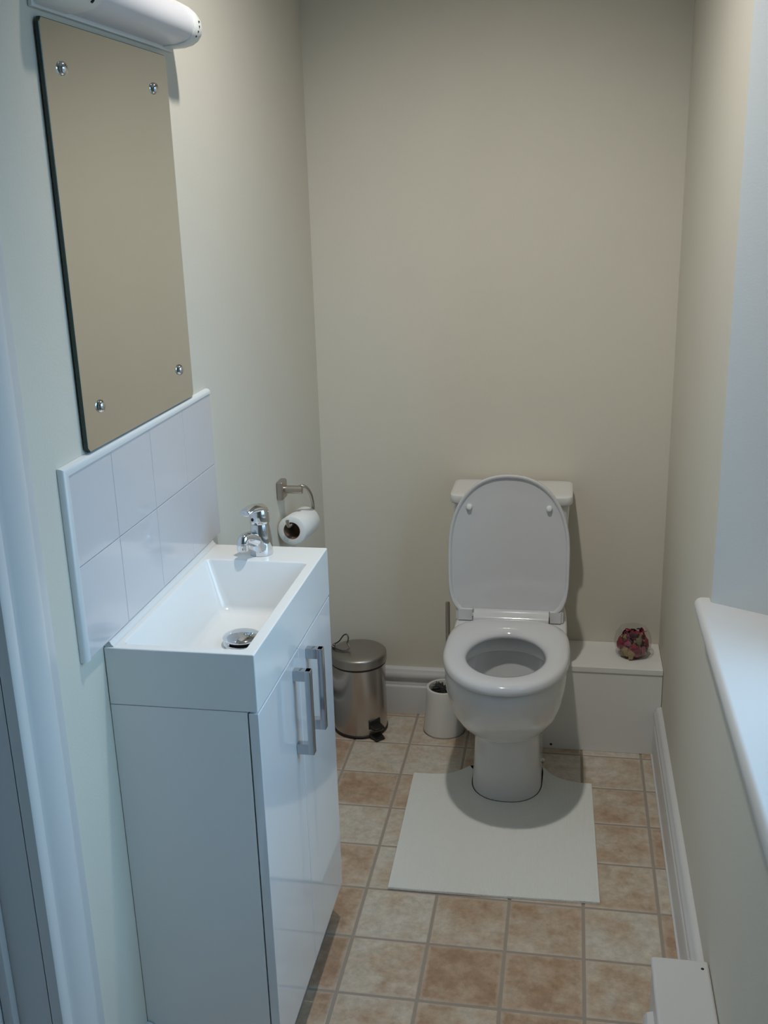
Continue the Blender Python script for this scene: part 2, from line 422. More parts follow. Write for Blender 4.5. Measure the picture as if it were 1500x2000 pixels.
# window
win = empty('window_1', (W+0.2, (WY0+WY1)/2, WZ0)); tag(win, 'white framed window deep in the right wall', None, None, 'structure')
def wy(x, far): return (WY0-SPL*(x-W)) if far else (WY1+SPL*(x-W))
fx0, fx1 = W+0.215, W+0.275
yf, yn = wy(fx1, True), wy(fx1, False)
zt = WZ0+0.03
bm = bmesh.new(); fw = 0.055
bm_box(bm, fx0, fx1, yf-fw, yf+0.03, zt, WZ1); bm_box(bm, fx0, fx1, yn-0.03, yn+fw, zt, WZ1)
bm_box(bm, fx0, fx1, yn, yf, zt, zt+fw); bm_box(bm, fx0, fx1, yn, yf, WZ1-fw, WZ1)
finish('window_frame', bm, M['gloss'], win)
ym = (yf+yn)/2
box('mullion', M['gloss'], win, fx0, fx1, ym-0.03, ym+0.03, zt+fw, WZ1-fw, .004)
for a_, b_ in ((yn+fw, ym-0.03), (ym+0.03, yf-fw)):
    sb = bmesh.new(); g = 0.035
    bm_box(sb, fx0-0.012, fx1-0.015, a_, a_+g, zt+fw, WZ1-fw, .003); bm_box(sb, fx0-0.012, fx1-0.015, b_-g, b_, zt+fw, WZ1-fw, .003)
    bm_box(sb, fx0-0.012, fx1-0.015, a_+g, b_-g, zt+fw, zt+fw+g, .003); bm_box(sb, fx0-0.012, fx1-0.015, a_+g, b_-g, WZ1-fw-g, WZ1-fw, .003)
    so = finish('sash', sb, M['gloss'], win)
    pb_ = bmesh.new(); v = [pb_.verts.new(p) for p in ((fx0+0.02, a_+g, zt+fw+g), (fx0+0.02, b_-g, zt+fw+g), (fx0+0.02, b_-g, WZ1-fw-g), (fx0+0.02, a_+g, WZ1-fw-g))]
    pb_.faces.new(v); po2 = finish('pane', pb_, M['glass'], so, smooth=False)
# sill board with rounded nosing and a short horn past the recess
bm = bmesh.new()
zs0, zs1 = WZ0, WZ0+0.030
nose = [(W-0.004, zs0), (W-0.016, zs0), (W-0.022, zs0+0.003), (W-0.0258, zs0+0.009), (W-0.027, zs0+0.015), (W-0.0258, zs0+0.021), (W-0.022, zs0+0.027), (W-0.016, zs1), (W-0.004, zs1)]
yh0, yh1 = WY0+0.022, WY1-0.022
sec_ = nose[1:-1]
horn = [Vector((W-0.0005, 0, zs1)), Vector((W-0.0005, 0, zs0))]
def sec_at(y): return [Vector((x, y, z)) for x, z in sec_] + [Vector((p.x, y, p.z)) for p in horn]
loft(bm, [sec_at(yh0), sec_at(WY0), sec_at(WY1), sec_at(yh1)], cap0=True, cap1=True)
bmesh.ops.delete(bm, geom=[f for f in bm.faces if all(abs(v.co.x-(W-0.0005)) < 1e-6 and WY1-1e-6 <= v.co.y <= WY0+1e-6 for v in f.verts)], context='FACES')
def vfind(y, z): return min(bm.verts, key=lambda v: (v.co-Vector((W-0.0005, y, z))).length)
xo = fx0+.01
inn = [bm.verts.new((xo, wy(xo, True), zs1)), bm.verts.new((xo, wy(xo, False), zs1)), bm.verts.new((xo, wy(xo, False), zs0)), bm.verts.new((xo, wy(xo, True), zs0))]
out_ = [vfind(WY0, zs1), vfind(WY1, zs1), vfind(WY1, zs0), vfind(WY0, zs0)]
for k in range(4):
    bm.faces.new((out_[k], out_[(k+1) % 4], inn[(k+1) % 4], inn[k]))
bm.faces.new(inn)
o = finish('sill', bm, M['gloss'], win, angle=40, wn=True); o['label'] = 'white gloss window sill with rounded nosing'

# ------------------------------------------------------------------ ceiling lamp
lamp = empty('ceiling_downlight', (LAMP_XY[0], LAMP_XY[1], CEIL)); tag(lamp, 'round lit downlight set into the ceiling', 'lamp')
c = (LAMP_XY[0], LAMP_XY[1], 0)
bm = bmesh.new(); lathe(bm, [(0.045, CEIL-0.0005), (0.044, CEIL-0.004), (0.038, CEIL-0.006), (0.031, CEIL-0.003), (0.030, CEIL-0.0008)], c, 32, cap0=False, cap1=False); finish('bezel', bm, M['chrome'], lamp)
Mt = Matrix.Rotation(LAMP_TILT, 3, 'X')
ec_ = Vector((LAMP_XY[0], LAMP_XY[1], CEIL-0.004))
bm = bmesh.new(); lathe(bm, [(0.0290, 0.0), (0.0290, -0.010), (0.0280, -0.014), (0.0250, -0.015), (0.0240, -0.0125)], ec_, 32, Mt, cap0=False, cap1=False); eyo = finish('eyeball', bm, M['chrome'], lamp)
bm = bmesh.new(); lathe(bm, [(0.0242, -0.0125), (0.015, -0.0130), (0.001, -0.0132)], ec_, 28, Mt, cap0=False); finish('lens', bm, M['bulb'], eyo)
ld = bpy.data.lights.new('downlight_beam', 'SPOT'); ld.energy = LAMP_POWER; ld.color = LAMP_COLOR
ld.shadow_soft_size = 0.028; ld.spot_size = math.radians(112); ld.spot_blend = 1.0
lo_ = bpy.data.objects.new('downlight_beam', ld); COL.objects.link(lo_); lo_.parent = lamp; lo_.location = Mt @ Vector((0, 0, -0.048)); lo_.rotation_euler = (LAMP_TILT, 0, 0)

# ------------------------------------------------------------------ boxed-in pipes
bx = empty('pipe_boxing', (0.77, -0.08, 0)); tag(bx, 'low white boxing beside the toilet with the petal bowl on it', 'boxing')
bm = bmesh.new(); bm_box(bm, 0.6130, W-0.001, -0.1625, -0.0005, 0.0, 0.232, 0.0012); finish('panel', bm, M['box'], bx, angle=80, wn=True)
box('top_board', M['box'], bx, 0.6130, W-0.0008, -0.1655, -0.0005, 0.2322, 0.2479, 0.0015)
bm = bmesh.new(); lathe(bm, [(0.0035, 0), (0.0028, 0.0012), (0.001, 0.0016)], (0.6398, -0.1625, 0.0125), 12, Matrix.Rotation(PI/2, 3, 'X')); finish('screw', bm, M['dark'], bx)
bx2 = empty('pipe_boxing', (0.875, -1.6, 0)); tag(bx2, 'narrow white boxing at the foot of the right wall under the window', 'boxing')
box('panel', M['gloss'], bx2, 0.829, W-0.001, NEAR+.002, -1.153, 0.0, 0.170, 0.0015)
box('top_board', M['gloss'], bx2, 0.8262, W-0.0008, NEAR+.001, -1.1515, 0.1702, 0.184, 0.006, 3)
bm = bmesh.new(); sweep_profile(bm, [(0, 0), (0.0155, 0), (0.0155, 0.110), (0.010, 0.118), (0, 0.121)], (0, -1, 0), 1.212, -NEAR-.002, (0.829, 0, 0), (-1, 0, 0)); finish('skirting_strip', bm, M['gloss'], bx2)
bm = bmesh.new(); lathe(bm, [(0.0028, 0), (0.002, 0.0008), (0.0008, 0.001)], (0.9095, -1.1735, 0.184), 12); finish('screw', bm, M['dark'], bx2)

# ------------------------------------------------------------------ toilet
CX = 0.533
toilet = empty('toilet', (CX, -0.3, 0)); tag(toilet, 'white close-coupled toilet with its seat down and lid raised', 'toilet')
NS = 72
def pan():
    bm = bmesh.new()
    #       z      hw     cy     front  back  pf   pb
    sec = [(0.000, 0.0875, -0.345, 0.098, 0.30, 2.3, 6),
           (0.006, 0.0870, -0.345, 0.097, 0.30, 2.3, 6),
           (0.060, 0.0840, -0.345, 0.092, 0.30, 2.3, 6),
           (0.110, 0.0815, -0.345, 0.0900, 0.30, 2.3, 6),
           (0.145, 0.0808, -0.345, 0.0895, 0.30, 2.3, 6),
           (0.163, 0.0812, -0.345, 0.0910, 0.30, 2.3, 6),
           (0.176, 0.0840, -0.349, 0.0990, 0.31, 2.25, 6),
           (0.190, 0.0910, -0.361, 0.1160, 0.32, 2.2, 6),
           (0.208, 0.1005, -0.380, 0.134, 0.34, 2.15, 6),
           (0.236, 0.1150, -0.408, 0.148, 0.38, 2.1, 6),
           (0.270, 0.1270, -0.430, 0.158, 0.40, 2.1, 6),
           (0.305, 0.1350, -0.440, 0.173, 0.41, 2.1, 6),
           (0.330, 0.1385, -0.445, 0.182, 0.42, 2.1, 6),
           (0.336, 0.1400, -0.445, 0.185, 0.42, 2.1, 6),
           (0.365, 0.1415, -0.450, 0.190, 0.43, 2.1, 6),
           (0.388, 0.1410, -0.450, 0.190, 0.43, 2.1, 6),
           (0.394, 0.1385, -0.450, 0.187, 0.428, 2.1, 6),
           (0.396, 0.1340, -0.450, 0.183, 0.424, 2.1, 6),
           # rim top towards the hole, then down inside the bowl
           (0.396, 0.1080, -0.466, 0.138, 0.146, 2.1, 2.2),
           (0.392, 0.1040, -0.466, 0.134, 0.142, 2.1, 2.2),
           (0.362, 0.1020, -0.466, 0.132, 0.140, 2.1, 2.2),
           (0.356, 0.1060, -0.466, 0.136, 0.144, 2.1, 2.2),
           (0.350, 0.1140, -0.466, 0.144, 0.154, 2.1, 2.2),
           (0.320, 0.1100, -0.464, 0.138, 0.150, 2.1, 2.2),
           (0.270, 0.0930, -0.455, 0.118, 0.120, 2.1, 2.2),
           (0.225, 0.0680, -0.435, 0.085, 0.095, 2.1, 2.1),
           (0.192, 0.0450, -0.405, 0.048, 0.060, 2.0, 2.0),
           (0.180, 0.0300, -0.395, 0.028, 0.045, 2.0, 2.0)]
    loft(bm, [egg(NS, CX, cy, hw, fr, bk, pf, pb, z) for z, hw, cy, fr, bk, pf, pb in sec], cap0=True, cap1=True)
    return finish('pan', bm, M['ceramic'], toilet, angle=62)
pan_o = pan()
bm = bmesh.new(); vs = [bm.verts.new(p) for p in egg(40, CX, -0.408, 0.0475, 0.051, 0.064, 2, 2, 0.196)]; bm.faces.new(vs)
finish('water', bm, M['water'], pan_o)
for s, yy in ((-1, -0.262), (1, -0.272)):
    bm = bmesh.new(); lathe(bm, [(0.0075, 0), (0.0075, 0.004), (0.005, 0.0075), (0.001, 0.009)], (CX+s*0.0852, yy, 0.026), 16, Matrix.Rotation(s*PI/2, 3, 'Y').to_4x4().to_3x3())
    finish('bolt_cap', bm, M['chrome'], pan_o)
# cistern: body tapering to its foot, overhanging bowed lid
CCX = 0.526
cis_b = bmesh.new()
sec = [(0.392, 0.118, 0.066), (0.398, 0.126, 0.072), (0.45, 0.134, 0.0745), (0.55, 0.141, 0.076), (0.65, 0.1455, 0.0765), (0.6852, 0.147, 0.077)]
loft(cis_b, [egg(64, CCX, -0.0945, hw, dp, dp, 7, 14, z) for z, hw, dp in sec], cap0=True, cap1=True)
cis = finish('cistern', cis_b, M['ceramic'], toilet, angle=40)
lid_b = bmesh.new()
sec = [(0.6850, 0.149, 0.079), (0.6865, 0.1525, 0.0805), (0.690, 0.1545, 0.082), (0.7035, 0.1545, 0.082), (0.7070, 0.1535, 0.081), (0.7090, 0.1500, 0.078), (0.7097, 0.143, 0.072), (0.7102, 0.10, 0.05)]
loft(lid_b, [egg(64, CCX, -0.0945, hw, dp, dp, 9, 14, z) for z, hw, dp in sec], cap0=True, cap1=True)
finish('cistern_lid', lid_b, M['ceramic'], cis, angle=40)
bm = bmesh.new(); lathe(bm, [(0.016, 0.7095), (0.016, 0.7110), (0.015, 0.7118), (0.0135, 0.7112), (0.012, 0.7110), (0.003, 0.7112)], (CCX, -0.075, 0), 28); finish('flush_button', bm, M['chrome'], cis)

# seat ring
def seat():
    bm = bmesh.new()
    outer = (CX+0.002, -0.455, 0.1465, 0.199, 0.182, 2.15, 3.6)
    inner = (CX+0.002, -0.472, 0.0905, 0.114, 0.122, 2.0, 2.0)
    def ring(s, z, grow=0.0):
        o_ = egg(NS, outer[0], outer[1], outer[2]+grow, outer[3]+grow, outer[4]+grow, outer[5], outer[6], z)
        i_ = egg(NS, inner[0], inner[1], inner[2], inner[3], inner[4], inner[5], inner[6], z)
        return [a*(1-s)+b*s for a, b in zip(o_, i_)]
    z0 = 0.4005
    prof = [(0.03, 0.0), (0.0, 0.004), (0.0, 0.009), (0.02, 0.0145), (0.06, 0.0185), (0.14, 0.0215), (0.26, 0.0232), (0.42, 0.0235), (0.60, 0.0225), (0.76, 0.0205), (0.88, 0.0175), (0.96, 0.013), (1.0, 0.008), (1.0, 0.003), (0.97, 0.0)]
    loft(bm, [ring(s, z0+z) for s, z in prof], loop=True)
    return finish('seat', bm, M['seat'], toilet, angle=60)
seat_o = seat()
# seat bridge between the hinge lugs
bm = bmesh.new()
pr = [(-0.276, 0.4015), (-0.276, 0.417), (-0.272, 0.4225), (-0.264, 0.427), (-0.252, 0.4315), (-0.241, 0.4325), (-0.234, 0.429), (-0.232, 0.42), (-0.232, 0.4015)]
loft(bm, [[Vector((x, y, z)) for y, z in pr] for x in (CX-0.0915, CX+0.0955)], cap0=True, cap1=True)
finish('hinge_bridge', bm, M['seat'], seat_o, angle=40)
# rubber feet between seat and pan
for sx, yy in ((-0.11, -0.52), (0.11, -0.52), (-0.115, -0.36), (0.115, -0.36)):
    bm = bmesh.new(); lathe(bm, [(0.006, 0.396), (0.006, 0.402)], (CX+sx, yy, 0), 12); finish('seat_buffer', bm, M['seat'], seat_o)
# raised lid, leaning on the cistern
def raised_lid():
    HZ, HY = 0.405, -0.2405
    top = 0.371
    tilt = math.atan2(0.028, top)
    Rm = Matrix.Rotation(-tilt, 3, 'X')
    def P(p): return Rm @ Vector((p[0], p[1], p[2])) + Vector((CX-0.008, HY, HZ))
    def outl(gr, dep):
        return [P((q.x, dep, q.y)) for q in egg(NS, 0, 0.172, 0.1515+gr, 0.172+gr, 0.199+gr, 4.6, 2.25, 0)]
    bm = bmesh.new()
    # depth: negative = toward the viewer
    rings = [outl(-0.012, 0.019), outl(-0.004, 0.0175), outl(0.0, 0.012), outl(0.0, 0.003), outl(-0.0015, 0.0), outl(-0.0045, -0.0005), outl(-0.007, 0.0015), outl(-0.0095, 0.006), outl(-0.022, 0.0075), outl(-0.05, 0.0082)]
    loft(bm, rings, cap0=True, cap1=True)
    lo = finish('lid', bm, M['seat'], toilet, angle=50)
    for x0, x1 in ((-0.131, -0.0835), (0.0995, 0.139)):
        b2 = bmesh.new(); t = bmesh.new(); bmesh.ops.create_cube(t, size=1)
        for v in t.verts:
            v.co = P(((x0+x1)/2+v.co.x*(x1-x0), 0.0075+v.co.y*0.017, 0.008+v.co.z*0.040))
        bmesh.ops.bevel(t, geom=t.edges[:], offset=0.006, segments=3, affect='EDGES'); merge(b2, t)
        finish('hinge_lug', b2, M['seat'], lo)
    for x, h in ((-0.0985, 0.288), (0.0985, 0.288)):
        b2 = bmesh.new()
        lathe(b2, [(0.0075, 0), (0.007, 0.006), (0.0055, 0.010), (0.0015, 0.0115)], P((x, 0.0075, h)), 16, (Rm.to_4x4() @ Matrix.Rotation(PI/2, 4, 'X')).to_3x3())
        finish('lid_buffer', b2, M['cap'], lo)
raised_lid()

# ------------------------------------------------------------------ pedestal mat
def mat_obj():
    # outline, anticlockwise seen from above: back-left tab, cut-out round the pedestal, back-right tab, front
    pts = [(0.2917, -0.338), (0.313, -0.3385), (0.335, -0.3375), (0.357, -0.3355), (0.377, -0.332), (0.394, -0.323), (0.409, -0.311), (0.422, -0.299), (0.4335, -0.286), (0.4440, -0.305),
           *[(q.x, q.y) for q in egg(60, CX, -0.345, 0.0882, 0.0987, 0.11, 2.3, 20, 0)[30:]],
           (0.6225, -0.295), (0.619, -0.262),
           (0.627, -0.274), (0.637, -0.291), (0.648, -0.305), (0.660, -0.314), (0.672, -0.321), (0.695, -0.329), (0.720, -0.332), (0.7455, -0.3325)]
    n1 = len(pts)
    right = [(0.7455+t*(0.0100), -0.3325-t*0.4595) for t in [k/10 for k in range(1, 11)]]
    front = [(0.7555-t*0.4525, -0.792-t*0.012-0.003*math.sin(t*PI)) for t in [k/14 for k in range(1, 15)]]
    left = [(0.303-t*0.0113, -0.804+t*0.466) for t in [k/10 for k in range(1, 10)]]
    pts = pts + right + front + left
    bm = bmesh.new()
    def inset(p, d):
        out = []
        n = len(p)
        for i in range(n):
            a = Vector(p[i-1]); b_ = Vector(p[i]); c_ = Vector(p[(i+1) % n])
            t = (c_-a); t.normalize(); nrm = Vector((-t.y, t.x))
            out.append(b_+nrm*d)
        return out
    area = sum(pts[i][0]*pts[(i+1) % len(pts)][1]-pts[(i+1) % len(pts)][0]*pts[i][1] for i in range(len(pts)))
    sg = 1 if area > 0 else -1
    r0 = [Vector((x, y, 0.0002)) for x, y in pts]
    r1 = [Vector((x, y, 0.0038)) for x, y in pts]
    r2 = [Vector((q.x, q.y, 0.0055)) for q in inset(pts, sg*0.0008)]
    v = loft(bm, [r0, r1, r2], cap0=False)
    top = bm.faces.new(v[2][::-1]); bot = bm.faces.new(v[0])
    bmesh.ops.triangulate(bm, faces=[top, bot])
    o = finish('pedestal_mat', bm, M['mat'], None, angle=50)
    tag(o, 'white woven bath mat cut out around the toilet foot', 'mat')
mat_obj()

# ------------------------------------------------------------------ toilet brush
br = empty('toilet_brush', (0.342, -0.098, 0)); tag(br, 'toilet brush with steel handle in a white round pot', 'toilet brush')
c = (0.342, -0.094, 0)
bm = bmesh.new()
lathe(bm, [(0.055, 0.0), (0.0575, 0.002), (0.0578, 0.006), (0.0555, 0.03), (0.0525, 0.07), (0.0495, 0.11), (0.0485, 0.128), (0.0475, 0.132), (0.044, 0.1335), (0.0405, 0.132), (0.0390, 0.127), (0.0388, 0.06), (0.0388, 0.012)], c, 48)
pot = finish('pot', bm, M['potpaint'], br)
bm = bmesh.new(); lathe(bm, [(0.0586, 0.0002), (0.0592, 0.0016), (0.0585, 0.003)], c, 48, cap0=False, cap1=False); finish('base_ring', bm, M['nickel'], br)
bm = bmesh.new(); lathe(bm, [(0.0062, 0.02), (0.0062, 0.384), (0.0056, 0.388), (0.002, 0.3895)], (0.3565, -0.103, 0), 18); finish('handle', bm, M['nickel'], br)
bm = bmesh.new()
for k in range(900):
    a = random.uniform(0, 2*PI); z = random.uniform(0.03, 0.128); r = random.uniform(0.028, 0.0375)
    ca, sa = math.cos(a), math.sin(a); e = Vector((-sa, ca, 0))*0.0013
    p0 = Vector((c[0], c[1], z)); p1 = p0+Vector((ca*r, sa*r, random.uniform(-.006, .006)))
    u = Vector((0, 0, 0.0013))
    q0 = [bm.verts.new(p0+d_) for d_ in (e, u, -e)]; q1 = [bm.verts.new(p1+d_) for d_ in (e, u, -e)]
    for i in range(3): bm.faces.new((q0[i], q0[(i+1) % 3], q1[(i+1) % 3], q1[i]))
    bm.faces.new(q1)
bo = finish('bristles', bm, M['bristle'], br, smooth=False); bo['kind'] = 'stuff'

# ------------------------------------------------------------------ pedal bin
BX, BY = 0.106, -0.106
bn = empty('pedal_bin', (BX, BY, 0)); tag(bn, 'round stainless steel pedal bin with domed lid behind the vanity', 'bin')
c = (BX, BY, 0)
bm = bmesh.new(); lathe(bm, [(0.073, 0.0), (0.0768, 0.001), (0.0772, 0.007), (0.0755, 0.009), (0.07, 0.0095)], c, 56); finish('base_ring', bm, M['black'], bn)
bm = bmesh.new(); lathe(bm, [(0.072, 0.0095), (0.0748, 0.0096), (0.0748, 0.010), (0.0745, 0.202), (0.072, 0.204)], c, 64); bodyo = finish('body', bm, M['steel'], bn)
bm = bmesh.new(); lathe(bm, [(0.072, 0.2035), (0.0766, 0.2036), (0.0768, 0.2085), (0.072, 0.2088)], c, 56); finish('gasket', bm, M['black'], bn)
bm = bmesh.new(); lathe(bm, [(0.074, 0.209), (0.0782, 0.2092), (0.0785, 0.212), (0.0785, 0.229), (0.0775, 0.2325), (0.0745, 0.2352), (0.066, 0.238), (0.05, 0.2405), (0.03, 0.242), (0.01, 0.2425), (0.001, 0.2425)], c, 64); lido = finish('lid', bm, M['steel_lid'], bn, angle=60)
# wire carry loop at the side of the lid; lower loop models its reflection
bm = bmesh.new()
lp = [(0.036, -0.098, 0.246), (0.052, -0.103, 0.258), (0.066, -0.108, 0.278), (0.0765, -0.112, 0.284), (0.0815, -0.115, 0.278), (0.0805, -0.117, 0.266), (0.0785, -0.118, 0.260), (0.0835, -0.121, 0.256), (0.0855, -0.125, 0.250), (0.080, -0.130, 0.2445), (0.067, -0.132, 0.2435), (0.050, -0.124, 0.244), (0.036, -0.110, 0.243)]
tube(bm, catmull(lp, 6), 0.0019, 8)
for p in ((0.036, -0.098, 0.243), (0.036, -0.110, 0.242)):
    lathe(bm, [(0.004, -0.004), (0.004, 0.003), (0.002, 0.005)], p, 10)
finish('carry_handle', bm, M['wire'], lido)
# pedal: black plastic foot and lever, pointing to the front right
bm = bmesh.new()
ang = math.radians(-47); dv = Vector((math.cos(ang), math.sin(ang), 0)); sv = Vector((-dv.y, dv.x, 0))
def wedge(bm, r0, r1, w0, w1, z00, z01, z10, z11):
    C_ = Vector((BX, BY, 0))
    A = [C_+dv*r0+sv*s*w0+Vector((0, 0, z)) for s, z in ((-1, z00), (1, z00), (1, z01), (-1, z01))]
    B = [C_+dv*r1+sv*s*w1+Vector((0, 0, z)) for s, z in ((-1, z10), (1, z10), (1, z11), (-1, z11))]
    t = bmesh.new(); loft(t, [A, B], cap0=True, cap1=True); bmesh.ops.bevel(t, geom=t.edges[:], offset=0.0012, segments=1, affect='EDGES'); merge(bm, t)
wedge(bm, 0.071, 0.0775, 0.019, 0.017, 0.026, 0.056, 0.028, 0.052)
wedge(bm, 0.0765, 0.104, 0.0165, 0.0145, 0.030, 0.042, 0.034, 0.039)
wedge(bm, 0.070, 0.104, 0.019, 0.014, 0.001, 0.012, 0.001, 0.006)
finish('pedal', bm, M['black'], bn)
bm = bmesh.new(); wedge(bm, 0.073, 0.099, 0.012, 0.012, 0.022, 0.0255, 0.0275, 0.0305); finish('pedal_lever', bm, M['steel'], bn)

# ------------------------------------------------------------------ glass bowl of dried petals
gb = (0.8475, -0.0775, 0.2479)
bm = bmesh.new()
pr_o = [(0.020, 0.0), (0.026, 0.0015), (0.036, 0.007), (0.044, 0.016), (0.0485, 0.028), (0.0492, 0.040), (0.0465, 0.052), (0.041, 0.062), (0.036, 0.068)]
pr_o = [(r, z*1.12) for r, z in pr_o]
pr_i = [(r-0.0018, z+0.0012) for r, z in pr_o][::-1]
lathe(bm, [(0.0005, 0.0003)]+pr_o+[(0.0352, 0.0775)]+pr_i[1:]+[(0.0005, 0.0025)], gb, 44)
o = finish('glass_bowl', bm, M['bowl_glass']); tag(o, 'small round clear glass bowl on the low boxing', 'bowl')
pc = [pbr('dried_petal_red', (0.30, 0.030, 0.045), 0.7), pbr('dried_petal_crimson', (0.20, 0.012, 0.045), 0.7), pbr('dried_petal_dark', (0.035, 0.008, 0.02), 0.75),
      pbr('dried_petal_straw', (0.36, 0.27, 0.13), 0.75), pbr('dried_petal_pink', (0.36, 0.10, 0.14), 0.7), pbr('dried_leaf_olive', (0.20, 0.18, 0.12), 0.75)]
bm = bmesh.new()
rng = random.Random(21)
def petal(bm, pos, n, size, mi):
    n = n.normalized(); t = n.cross(Vector((0.3, 0.2, 1))).normalized(); b_ = n.cross(t)
    sp = rng.uniform(0, 2*PI); t, b_ = t*math.cos(sp)+b_*math.sin(sp), b_*math.cos(sp)-t*math.sin(sp)
    cup = rng.uniform(0.2, 0.5)*size
    ctr = bm.verts.new(pos)
    ring = []; mid = []
    m_ = 9
    for k in range(m_):
        a = 2*PI*k/m_; rr = size*(1+0.18*math.sin(3*a+sp)+rng.uniform(-.08, .08)); ring.append(bm.verts.new(pos+t*rr*math.cos(a)+b_*rr*0.75*math.sin(a)-n*cup*(1+rng.uniform(-.4, .4))))
        mid.append(bm.verts.new(pos+t*rr*.55*math.cos(a)+b_*rr*.42*math.sin(a)-n*cup*.25))
    for k in range(m_):
        k2 = (k+1) % m_
        bm.faces.new((ctr, mid[k], mid[k2])).material_index = mi
        bm.faces.new((mid[k], ring[k], ring[k2], mid[k2])).material_index = mi
G = Vector(gb)
fixed = [(205, 0.040, 0, .016), (235, 0.022, 3, .017), (262, 0.018, 3, .015), (250, 0.043, 4, .011), (285, 0.026, 1, .015), (315, 0.024, 4, .014), (300, 0.046, 5, .014), (335, 0.043, 0, .015), (220, 0.012, 3, .013), (350, 0.030, 4, .012), (270, 0.036, 0, .012), (185, 0.030, 0, .014), (290, 0.012, 1, .012)]
for a, z, mi, sz in fixed:
    a = math.radians(a); z *= 1.12; rr = 0.0425 if 0.02 < z < 0.05 else 0.036
    dvec = Vector((math.cos(a), math.sin(a), 0.15))
    petal(bm, G+Vector((rr*math.cos(a), rr*math.sin(a), z)), dvec, sz*0.95, mi)
for k in range(130):
    a = rng.uniform(0, 2*PI); z = rng.uniform(0.011, 0.066)
    rm = 0.0405 if 0.018 < z < 0.052 else 0.031
    rr = rm*math.sqrt(rng.uniform(0.3, 1))
    mi = rng.choices(range(6), [4, 5, 3, 2, 2, 1])[0]
    petal(bm, G+Vector((rr*math.cos(a), rr*math.sin(a), z)), Vector((math.cos(a), math.sin(a), rng.uniform(-.2, .9))), rng.uniform(.008, .012), mi)
for k in range(16):
    a = rng.uniform(0, 2*PI); rr = rng.uniform(0.004, 0.03)
    petal(bm, G+Vector((rr*math.cos(a), rr*math.sin(a), rng.uniform(.058, .070))), Vector((rng.uniform(-.5, .5), rng.uniform(-.5, .5), 1)), rng.uniform(.008, .011), rng.choice((1, 1, 2, 2, 2, 0)))
o = finish('potpourri', bm, pc, None, fix=False); tag(o, 'red and straw dried petals filling the glass bowl', 'potpourri', None, 'stuff')

# ------------------------------------------------------------------ vanity cabinet, basin, tap
VD, VY0, VY1, VH, VB = 0.2302, -1.3771, -0.9101, 0.82, 0.0923
vz = VH-VB
van = empty('vanity_cabinet', (0.11, (VY0+VY1)/2, 0)); tag(van, 'white gloss two-door vanity cabinet under the basin', 'cabinet')
sx1 = 0.2130
bm = bmesh.new()
bm_box(bm, 0.0008, sx1, VY0+0.001, VY0+0.017, 0.0, vz-0.0008, .0008); bm_box(bm, 0.0008, sx1, VY1-0.021, VY1-0.005, 0.0885, vz-0.0008, .0008); bm_box(bm, 0.0008, 0.187, VY1-0.021, VY1-0.005, 0.0, 0.0885)
bm_box(bm, 0.0008, sx1-.002, VY0+0.017, VY1-0.021, 0.090, 0.106); bm_box(bm, 0.0008, 0.006, VY0+0.017, VY1-0.021, 0.106, vz-0.001)
bm_box(bm, 0.0008, sx1-.002, VY0+0.017, VY1-0.021, 0.40, 0.415)
finish('carcass', bm, M['cabside'], van, angle=80, wn=True)
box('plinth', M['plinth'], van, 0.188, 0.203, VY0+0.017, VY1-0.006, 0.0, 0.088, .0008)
ymid = (VY0+VY1-0.004)/2
for y0, y1, hy in ((VY0+0.001, ymid-0.001, -1.182), (ymid+0.001, VY1-0.0045, -1.096)):
    dro = box('door', M['cab'], van, sx1+0.0022, VD, y0, y1, 0.0935, vz-0.003, 0.0012, 2)
    hb = bmesh.new()
    hz0, hz1, hs = 0.550, 0.704, 0.014
    # square D-bar as a bevelled frame
    bm_box(hb, VD, VD+0.030, hy-hs/2, hy+hs/2, hz1-0.019, hz1, 0.0012); bm_box(hb, VD, VD+0.030, hy-hs/2, hy+hs/2, hz0, hz0+0.019, 0.0012)
    bm_box(hb, VD+0.020, VD+0.0302, hy-hs/2-.0002, hy+hs/2+.0002, hz0, hz1, 0.0012)
    h_o = finish('handle', hb, M['chrome_dark'], dro, angle=80, wn=True); h_o['label'] = 'square chrome bar handle'

